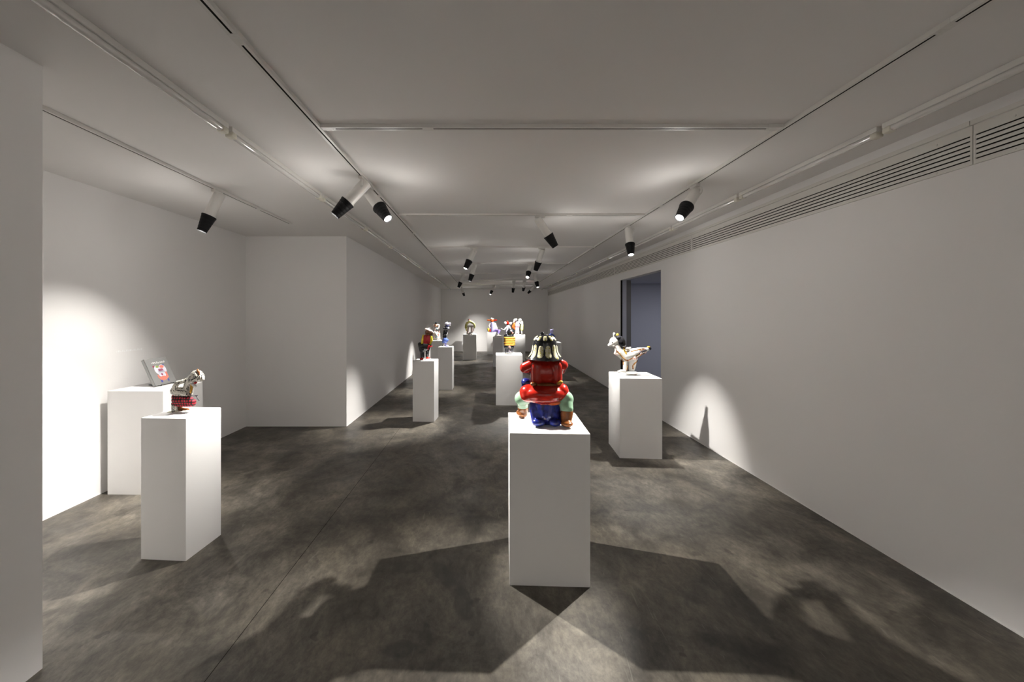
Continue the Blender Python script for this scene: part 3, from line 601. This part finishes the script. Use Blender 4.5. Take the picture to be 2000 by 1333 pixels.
f.part('shoe', [f.E(975, 656.6, -13, 4.8, 3, 1.9), f.C(972.6, 653, -12, 973, 656, -12, 1.6)], G['white'], it=1)
f.root.location.z = 0.886+0.0

# ---- 9 figure with red face and white ears -----------------------------------------------------------------
f = Fig(12.9, 0.905, 'white figure with red face and white hair tufts, behind the striped black figure', cx=991)
f.part('head', [f.E(991.5, 632.5, 0, 2.9, 2.8, 3.6), f.E(991, 628.6, 0, 1.8, 1.6, 1.6)], G['red'], it=1)
f.part('hair_tuft', [f.E(987, 632, 0, 2.6, 2.4, 3.6), f.E(986.4, 630.4, 0, 1.9, 2, 1.6)], G['white'], it=1)
f.part('hair_tuft', [f.E(997, 633, 0, 2.8, 2.4, 3.6), f.E(999, 631, 0, 1.6, 1.6, 1.5)], G['palepink'], it=1)
f.part('body', [f.C(992, 638, 0, 990, 648, 0, 3, 4), f.C(994, 640, 0, 995, 652, 0, 3.4, 4.5), f.E(993, 654, 0, 7, 6, 4)], G['lilac'], it=2)
f.part('arm', [f.C(989, 641, -2, 985, 645, -4, 2.2, 1.5), f.C(985, 645, -4, 981, 643.4, -4, 1.4, 0.8)], G['white'], it=1)
f.part('arm', [f.C(981.5, 643.6, -4, 979, 642.2, -4, 0.9, 0.8), f.C(979, 642.2, -4, 977.6, 644, -4, 0.7, 0.5)], G['silver'], it=1)
f.settle()

# ---- 10 black figure with yellow stripes ----------------------------------------------------------------------
f = Fig(7.12, 0.887, 'black figure wrapped in yellow horizontal stripes, with a pink mouth', cx=994)
f.part('body', [f.C(990, 657, 0, 990, 676, 0, 6, 6.4), f.C(998, 657, 0, 998, 676, 0, 6, 6), f.E(994, 667, 0, 11, 9, 13), f.C(986, 655, 0, 985.4, 674, 1, 2.6, 2.4)], G['black'], it=2)
yb = banded('yellow_with_brown_lines', (0.85, 0.52, 0.06), (0.30, 0.13, 0.02), 0.1, 'Z')
for z in (659.6, 664.0, 668.4, 672.4):
    f.part('yellow_stripe', [f.C(988.4, z, -7.9, 1002.6, z, -7.9, 2.25), f.C(1002.6, z, -7.9, 1004.4, z, 0, 2.2), f.C(988.4, z, -7.9, 986.5, z, -5, 2.2)], G['amber'], it=1)
f.part('head', [f.E(996.6, 648.5, 0, 6.6, 6, 6.6), f.C(995, 643, 0, 993.8, 639.4, 0, 2.2, 0.9), f.C(1001, 645, 0, 1003, 641.5, 0, 2, 0.8), f.E(1002, 649, 0, 3.2, 4, 5)], G['black'], it=2)
f.part('cheek', [f.E(998.5, 646, -5, 2.4, 1.4, 1.6, (0, 30, 0))], G['lilac'], it=1)
f.part('mouth', [f.E(1001, 649.8, -5.2, 2.2, 1.4, 1.7)], G['pink'], it=1)
f.part('tongue', [f.E(1000.5, 648.6, -6.2, 1.3, 0.9, 0.9)], G['red'], it=0)
f.part('hand', [f.E(995, 676.8, -8.6, 1.9, 1.4, 2.4), f.C(994.5, 673.5, -8.6, 995, 675, -8.6, 0.9), f.E(996.5, 679, -8, 1.2, 1.2, 1.2)], G['pink'], it=1)
f.part('leg', [f.C(990, 680, 0, 989, 686.5, -1, 4.4, 3.6)], G['dgrey'], it=1)
f.part('leg', [f.C(999, 679, 0, 998.5, 686, -1, 4.4, 4)], G['dgrey'], it=1)
f.part('shoe_lace', [f.C(994, 683.5, -4.6, 996.6, 687, -5.4, 0.8)], G['lilac'], it=0)
f.part('base', [f.E(994, 689, 0, 8.5, 7.5, 1.5)], G['white'], it=1)
f.settle()

# ---- 11 twin white heads -----------------------------------------------------------------------------------------
f = Fig(13.8, 0.900, 'figure with two round white heads, orange and lemon-yellow sides', cx=1013)
f.part('head', [f.E(1006.6, 625.2, 0, 3.8, 3.2, 2.6, (0, -15, 0)), f.C(1004.5, 627, 0, 1003, 630, 0, 1.8, 1.2), f.C(1008.4, 624, 0, 1008.4, 622.6, 0, 0.8, 0.5)], G['white'], it=1)
f.part('head', [f.E(1015.6, 625.4, 0, 3.4, 3.2, 2.9, (0, -20, 0))], G['white'], it=1)
f.part('body', [f.C(1010.5, 631, 0, 1010.5, 640, 0, 3, 4), f.E(1010.5, 636, 0, 4.6, 4, 5), f.C(1010, 643, 0, 1010, 649, 0, 4.2, 3.6)], G['lilac'], it=2)
f.part('sash', [f.E(1011, 638.8, -2.6, 4, 2, 0.7)], G['crimson'], it=0)
f.part('shawl', [f.C(1013.5, 629, -1, 1019, 633, -1, 1.6, 1.8), f.C(1019.5, 629, 0, 1020.6, 636, 0, 1.8)], G['white'], it=1)
f.part('strap', [f.C(1013.6, 630.4, -3.2, 1017.6, 635, -3.2, 0.6)], G['dgrey'], it=0)
f.part('orange_sleeve', [f.C(1004.6, 633, 0, 1002, 639, -1, 2.3, 2.8), f.E(1004.5, 642, -1, 2.2, 2, 2.4)], G['orange'], it=1)
f.part('lemon_bag', [f.C(1019.8, 636, 0, 1019.4, 644, 0, 2.6, 2.8)], G['lemon'], it=1)
f.part('leg', [f.C(1019, 646, 0, 1019, 652, 0, 1.3, 1.3)], G['cream'], it=1)
f.part('leg', [f.C(1007.4, 648, 0, 1007.4, 652.4, 0, 1.6)], G['palepink'], it=1)
f.part('leg', [f.C(1012.6, 648, 0, 1012.6, 652.4, 0, 1.7)], G['white'], it=1)
f.settle()

# ---- 12 small horned blue figure ---------------------------------------------------------------------------------
f = Fig(9.95, 0.900, 'small blue figure with two little horns and red legs', cx=1078)
f.part('head', [f.E(1077.4, 646.5, 0, 3.5, 3.2, 4), f.E(1077.4, 650.5, 0, 2.6, 2.6, 3)], G['lav'], it=1)
f.part('horn', [f.C(1074.8, 644, 0, 1074.2, 641.8, 0, 0.9, 0.4)], G['lilac'], it=0)
f.part('horn', [f.C(1079.9, 644, 0, 1080.6, 641.4, 0, 0.9, 0.4)], G['lilac'], it=0)
f.part('body', [f.C(1076, 654, 0, 1079, 656, 0, 3.6, 4), f.E(1082, 657, 0, 3, 3, 1.6)], G['blue2'], it=1)
f.part('arm', [f.C(1074, 655, -2, 1071.6, 654, -2, 1.4, 1), f.C(1071.6, 654, -2, 1071.4, 651.4, -2, 0.9, 0.7)], G['lav'], it=1)
f.part('legs', [f.C(1078, 659, 0, 1079, 664, 0, 2.6, 2.2), f.C(1082, 658.5, 0, 1080.6, 665, 0, 2.4, 1.8)], G['crimson'], it=1)
f.part('foot', [f.E(1080.3, 664.8, -1.5, 2.4, 2.2, 1.3)], G['pink'], it=0)
f.part('base', [f.E(1078, 667, 0, 6.5, 6, 1)], G['white'], it=0)
f.settle()

# ------------------------------------------------------------------ book on the niche plinth
bk = thing('book', 'grey hardback book standing tilted back on the wide niche plinth, cover picture facing right', 'book', (-3.10, 3.64, 0.9335), 0)
tilt = math.atan2(0.115, 0.25); Wd, Ht, Th = 0.25, 0.272, 0.026
R = Matrix.Rotation(-tilt, 4, 'Y')      # local: x = cover normal, y = width, z = up
def bput(name, bm, mats, parent, **kw):
    bmesh.ops.transform(bm, matrix=R, verts=bm.verts); return obj(name, bm, mats, parent, **kw)
M['cover'] = mat('grey_cover', (0.27, 0.27, 0.265), 0.35); M['pages'] = mat('book_pages', (0.78, 0.76, 0.70), 0.8)
bm = bmesh.new(); box(bm, -0.003, 0, 0, Wd, 0, Ht, bevel=0.0008); box(bm, -Th, -Th+0.003, 0, Wd, 0, Ht, bevel=0.0008); box(bm, -Th, 0, 0, 0.004, 0, Ht, bevel=0.0008)
cov = bput('cover', bm, 'cover', bk)
bm = bmesh.new(); box(bm, -Th+0.003, -0.003, 0.004, Wd-0.005, 0.004, Ht-0.004); bput('pages', bm, 'pages', bk)
def art(name, shapes, m, x=0.0004, one=False):
    if not one and name == 'cover_picture':
        for q in shapes: art(name, [q], m, x, True)
        return
    bm = bmesh.new()
    for s in shapes:
        if s[0] == 'r': box(bm, 0.0, x, s[1], s[2], s[3], s[4])
        else:
            _, cy, cz, ry, rz = s; revolve(bm, [(1, 0), (1, 1)], (0, 0, 0), (1, 0, 0), 20)
            vs = bm.verts[-40:]
            for v in vs: v.co = Vector((v.co.x*x, cy+v.co.y*ry, cz+v.co.z*rz))
    return bput(name, bm, m, cov)
tt = []; yy = 0.065
for i in range(11):     # illegible white title lettering
    w = 0.008+0.005*((i*7) % 3)/2; h = 0.012+0.006*((i*5) % 3)/2
    tt.append(('r', yy, yy+0.003, 0.216, 0.216+h)); tt.append(('r', yy, yy+w, 0.216+(0.0 if i % 2 else h-0.004), 0.220+(0.0 if i % 2 else h-0.004))); 
    if i % 3: tt.append(('r', yy+w-0.003, yy+w, 0.216, 0.216+h*0.8))
    yy += w+0.0035
bm_white = mat('print_white', (0.9, 0.9, 0.9), 0.4)
art('title', tt, bm_white)
art('cover_picture', [('o', 0.100, 0.150, 0.035, 0.045), ('o', 0.155, 0.15, 0.04, 0.05), ('o', 0.13, 0.115, 0.045, 0.045)], mat('print_pale_lilac', (0.78, 0.75, 0.84), 0.4), 0.0004)
art('cover_picture', [('o', 0.125, 0.062, 0.045, 0.022), ('r', 0.165, 0.185, 0.06, 0.12), ('r', 0.07, 0.086, 0.065, 0.1), ('o', 0.155, 0.178, 0.024, 0.016)], mat('print_coral', (0.78, 0.22, 0.16), 0.4), 0.0006)
art('cover_picture', [('o', 0.105, 0.182, 0.018, 0.011)], mat('print_green', (0.30, 0.42, 0.10), 0.4), 0.0007)
art('cover_picture', [('r', 0.082, 0.100, 0.022, 0.046), ('r', 0.160, 0.176, 0.024, 0.048), ('o', 0.182, 0.195, 0.006, 0.008)], mat('print_blue', (0.06, 0.08, 0.40), 0.4), 0.0007)
art('cover_picture', [('r', 0.105, 0.155, 0.140, 0.147), ('r', 0.105, 0.155, 0.151, 0.158), ('o', 0.068, 0.188, 0.010, 0.009), ('o', 0.125, 0.10, 0.010, 0.012)], mat('print_maroon', (0.35, 0.04, 0.10), 0.4), 0.0008)
bm = bmesh.new()          # little wire stand behind
tube(bm, [(-0.030, 0.05, 0.005), (-0.14, 0.09, 0.004), (-0.14, 0.17, 0.004), (-0.030, 0.20, 0.005)], 0.003); tube(bm, [(-0.14, 0.13, 0.004), (-0.115, 0.13, 0.15)], 0.003)
tube(bm, [(-0.03, 0.05, 0.005), (0.012, 0.05, 0.004), (0.012, 0.05, 0.014)], 0.0025); tube(bm, [(-0.03, 0.20, 0.005), (0.012, 0.20, 0.004), (0.012, 0.20, 0.014)], 0.0025)
st = obj('book_stand', bm, 'black_metal', loc=(-3.10, 3.64, 0.9226), smooth=True); tag(st, 'thin black wire stand propping up the grey book', 'book stand')

# ------------------------------------------------------------------ faint vinyl lettering on the niche wall
bm = bmesh.new(); yv = 0.0; 
for i in range(14):
    w = 0.010+0.008*((i*5) % 3)/2; box(bm, 0, 0.00015, yv, yv+w, 0, 0.006+0.010*((i*7) % 2)); box(bm, 0, 0.00015, yv, yv+0.003, 0, 0.018); yv += w+0.006
lt = obj('wall_lettering', bm, mat('white_vinyl', (0.92, 0.92, 0.92), 0.4), loc=(XN+0.00004, 3.62, 1.25)); tag(lt, 'faint line of white lettering on the niche wall behind the book', 'lettering')

# ------------------------------------------------------------------ track spotlights
KW = 4.5; KS = 0.38
def spot(name_label, mount, aim, watts=60.0, cone=46, spill=3.0, side=1, size=1.0, dark=False, blend=1.0, color=(1.0, 0.965, 0.91)):
    mx, my = mount; base = Vector((mx, my, TZ)); piv = base+Vector((0, 0, -0.075))
    d = (Vector(aim)-piv).normalized()
    t = thing('track_spotlight', name_label, 'spotlight', base, 0, 'snooted spotlights on the ceiling tracks')
    P = Vector((0, 0, -0.075)); h = Vector((d.x, d.y, 0)); h = h.normalized() if h.length > 1e-3 else Vector((1, 0, 0))
    sd = Vector((-h.y, h.x, 0))*side      # bracket side
    along_y = abs(mx-TLX) < 0.01 or abs(mx-TRX) < 0.01 or abs(mx-TNX) < 0.01
    bm = bmesh.new()
    if along_y: box(bm, -0.017, 0.017, -0.055, 0.055, -0.022, -0.0003, bevel=0.003)
    else: box(bm, -0.055, 0.055, -0.017, 0.017, -0.022, -0.0003, bevel=0.003)
    revolve(bm, [(0.016, -0.034), (0.016, -0.022)], (0, 0, 0), (0, 0, 1), 20); obj('adapter', bm, 'white_metal', t, smooth='auto')
    off = sd*0.056; bm = bmesh.new()
    capsule_pts = [Vector((0, 0, -0.036)), off+Vector((0, 0, -0.036)), off+P]
    for a, b in zip(capsule_pts[:-1], capsule_pts[1:]):
        v = b-a; revolve(bm, [(0.0075, -0.004), (0.0075, v.length+0.004)], a, v, 12)
    revolve(bm, [(0.011, 0), (0.011, 0.02)], off+P, -sd, 16); obj('bracket', bm, 'white_metal', t, smooth='auto')
    A = P-d*0.055
    bm = bmesh.new(); revolve(bm, [(0, 0), (0.040, 0.0), (0.045, 0.005), (0.045, 0.21), (0.051, 0.212), (0.051, 0.222), (0.0, 0.222)], A, d, 36, closed_ends=False); obj('housing', bm, 'white_metal', t, smooth='auto')
    bm = bmesh.new(); pr = [(0.0, 0.223), (0.058, 0.223), (0.058, 0.235)]
    n = 5; r0, r1, z0, z1 = 0.056, 0.037, 0.235, 0.375
    for i in range(n):
        a = z0+(z1-z0)*i/n; b = z0+(z1-z0)*(i+1)/n; ra = r0+(r1-r0)*i/n; rb = r0+(r1-r0)*(i+1)/n
        pr += [(ra-0.001, a), (rb+0.0005, b-0.003), (rb-0.0015, b-0.001)]
    pr += [(r1-0.002, z1), (r1-0.005, z1), (r1-0.005, z1-0.012), (0, z1-0.012)]
    revolve(bm, pr, A, d, 36, closed_ends=False); obj('snoot', bm, 'black_metal', t, smooth='auto', label='stepped black snoot')
    if not dark:
        bm = bmesh.new(); revolve(bm, [(0, z1-0.010), (r1-0.0055, z1-0.010), (r1-0.0055, z1-0.0085), (0, z1-0.006)], A, d, 28, closed_ends=False); obj('lens', bm, 'lens_on', t, smooth=True, label='glowing lens')
    tip = base+A+d*(z1+0.004)
    def lamp(nm, w, ang, bl, rad):
        ld = bpy.data.lights.new(nm, 'SPOT'); ld.energy = w; ld.spot_size = math.radians(ang); ld.spot_blend = bl; ld.shadow_soft_size = rad; ld.color = color
        lo = bpy.data.objects.new(nm, ld); col.objects.link(lo); lo.parent = t; lo.location = tip-base
        lo.rotation_euler = (-d).to_track_quat('Z', 'Y').to_euler()
    lamp('beam', watts, cone, blend, 0.018)
    if spill:      # light scattered out of the snoot mouth and the housing vents
        ld = bpy.data.lights.new('glow', 'POINT'); ld.energy = spill*KS; ld.shadow_soft_size = 0.035; ld.color = color
        lo = bpy.data.objects.new('glow', ld); col.objects.link(lo); lo.parent = t; lo.location = tip-base+d*0.035
    return t
spot('spotlight on the short niche track, snoot pointing down to the left', (TNX, 3.46), (-3.22, 2.98, 0.1), 27*KW, 94, 9, side=-1)
spot('spotlight on the left track aimed left at the kilted dotted figure, lens glaring', (TLX, 3.13), (-2.38, 2.80, 0.98), 108*KW, 54, 8, side=1)
spot('spotlight on the left track aimed right at the red coated figure, lens glaring', (TLX, 3.33), (0.37, 2.50, 0.88), 155*KW, 40, 8, side=-1)
spot('big spotlight on the right track aimed left at the red coated figure', (TRX, 3.31), (0.37, 2.46, 0.88), 155*KW, 40, 8, side=1)
spot('spotlight hanging straight down from the right track above the white creature', (TRX, 4.85), (1.70, 4.22, 0.9), 66*KW, 50, 7, side=1)
spot('spotlight on the second cross track, snoot pointing down to the right', (0.592, 4.335), (1.72, 4.58, 0.97), 88*KW, 37, 7, side=1)
spot('spotlight on the third cross track, left one, lens visible', (-0.22, 6.40), (-0.98, 5.93, 1.0), 115*KW, 46, 6)
spot('spotlight on the third cross track, right one, snoot turned away to the left', (0.90, 6.40), (0.42, 7.10, 1.0), 80*KW, 38, 6, side=-1)
spot('spotlight on the fourth cross track whose lens glares straight at the camera', (0.93, 8.41), (0.42, 7.10, 1.05), 60*KW, 34, 6)
spot('spotlight on the fourth cross track, left one above the totem', (-0.27, 8.41), (-0.84, 8.28, 0.9), 90*KW, 40, 5)
spot('spotlight on the fifth cross track, leftmost, above the pale seated figure', (-0.64, 10.42), (-1.30, 10.40, 1.0), 110*KW, 40, 4)
spot('spotlight on the fifth cross track at right, above the horned blue figure', (1.29, 10.42), (1.62, 9.92, 1.02), 50*KW, 34, 4, side=-1)
spot('spotlight at the far end of the left track, pointing right', (TLX, 15.5), (-0.20, 16.95, 0.25), 22*KW, 62, 4)
spot('spotlight on the farthest cross track, small with a bright rim', (0.26, 14.5), (-0.58, 13.9, 1.0), 140*KW, 50, 3)
spot('spotlight on the sixth cross track, right of centre, pointing straight down', (0.87, 12.5), (0.70, 12.9, 1.05), 80*KW, 36, 3)
spot('spotlight on the sixth cross track, right one, snoot turned away', (1.20, 12.5), (1.10, 13.8, 1.1), 110*KW, 36, 3)
spot('spotlight at the far end of the right track, pointing left', (TRX, 14.7), (0.25, 15.85, 1.1), 130*KW, 36, 3)
spot('added unseen fill spotlight on the left track behind the camera, washing the rear wall', (TLX, -1.2), (-0.9, -3.0, 1.5), 24*KW, 110, 8)  # added lamp out of view; bounces fill onto the plinth fronts
spot('added unseen fill spotlight on the right track behind the camera, washing the rear wall', (TRX, -1.2), (1.7, -3.0, 1.5), 24*KW, 110, 8)  # its right-hand twin, also added for fill off the rear wall
# dim cool lamp of the room beyond the doorway
ld = bpy.data.lights.new('annex_lamp', 'AREA'); ld.energy = 17; ld.size = 0.8; ld.color = (0.90, 0.92, 1.0)
lo = bpy.data.objects.new('annex_lamp', ld); col.objects.link(lo); lo.location = (4.2, 6.8, DT-0.02)
w = bpy.data.worlds.new('world'); scn.world = w; w.use_nodes = True; w.node_tree.nodes['Background'].inputs[0].default_value = (0, 0, 0, 1)
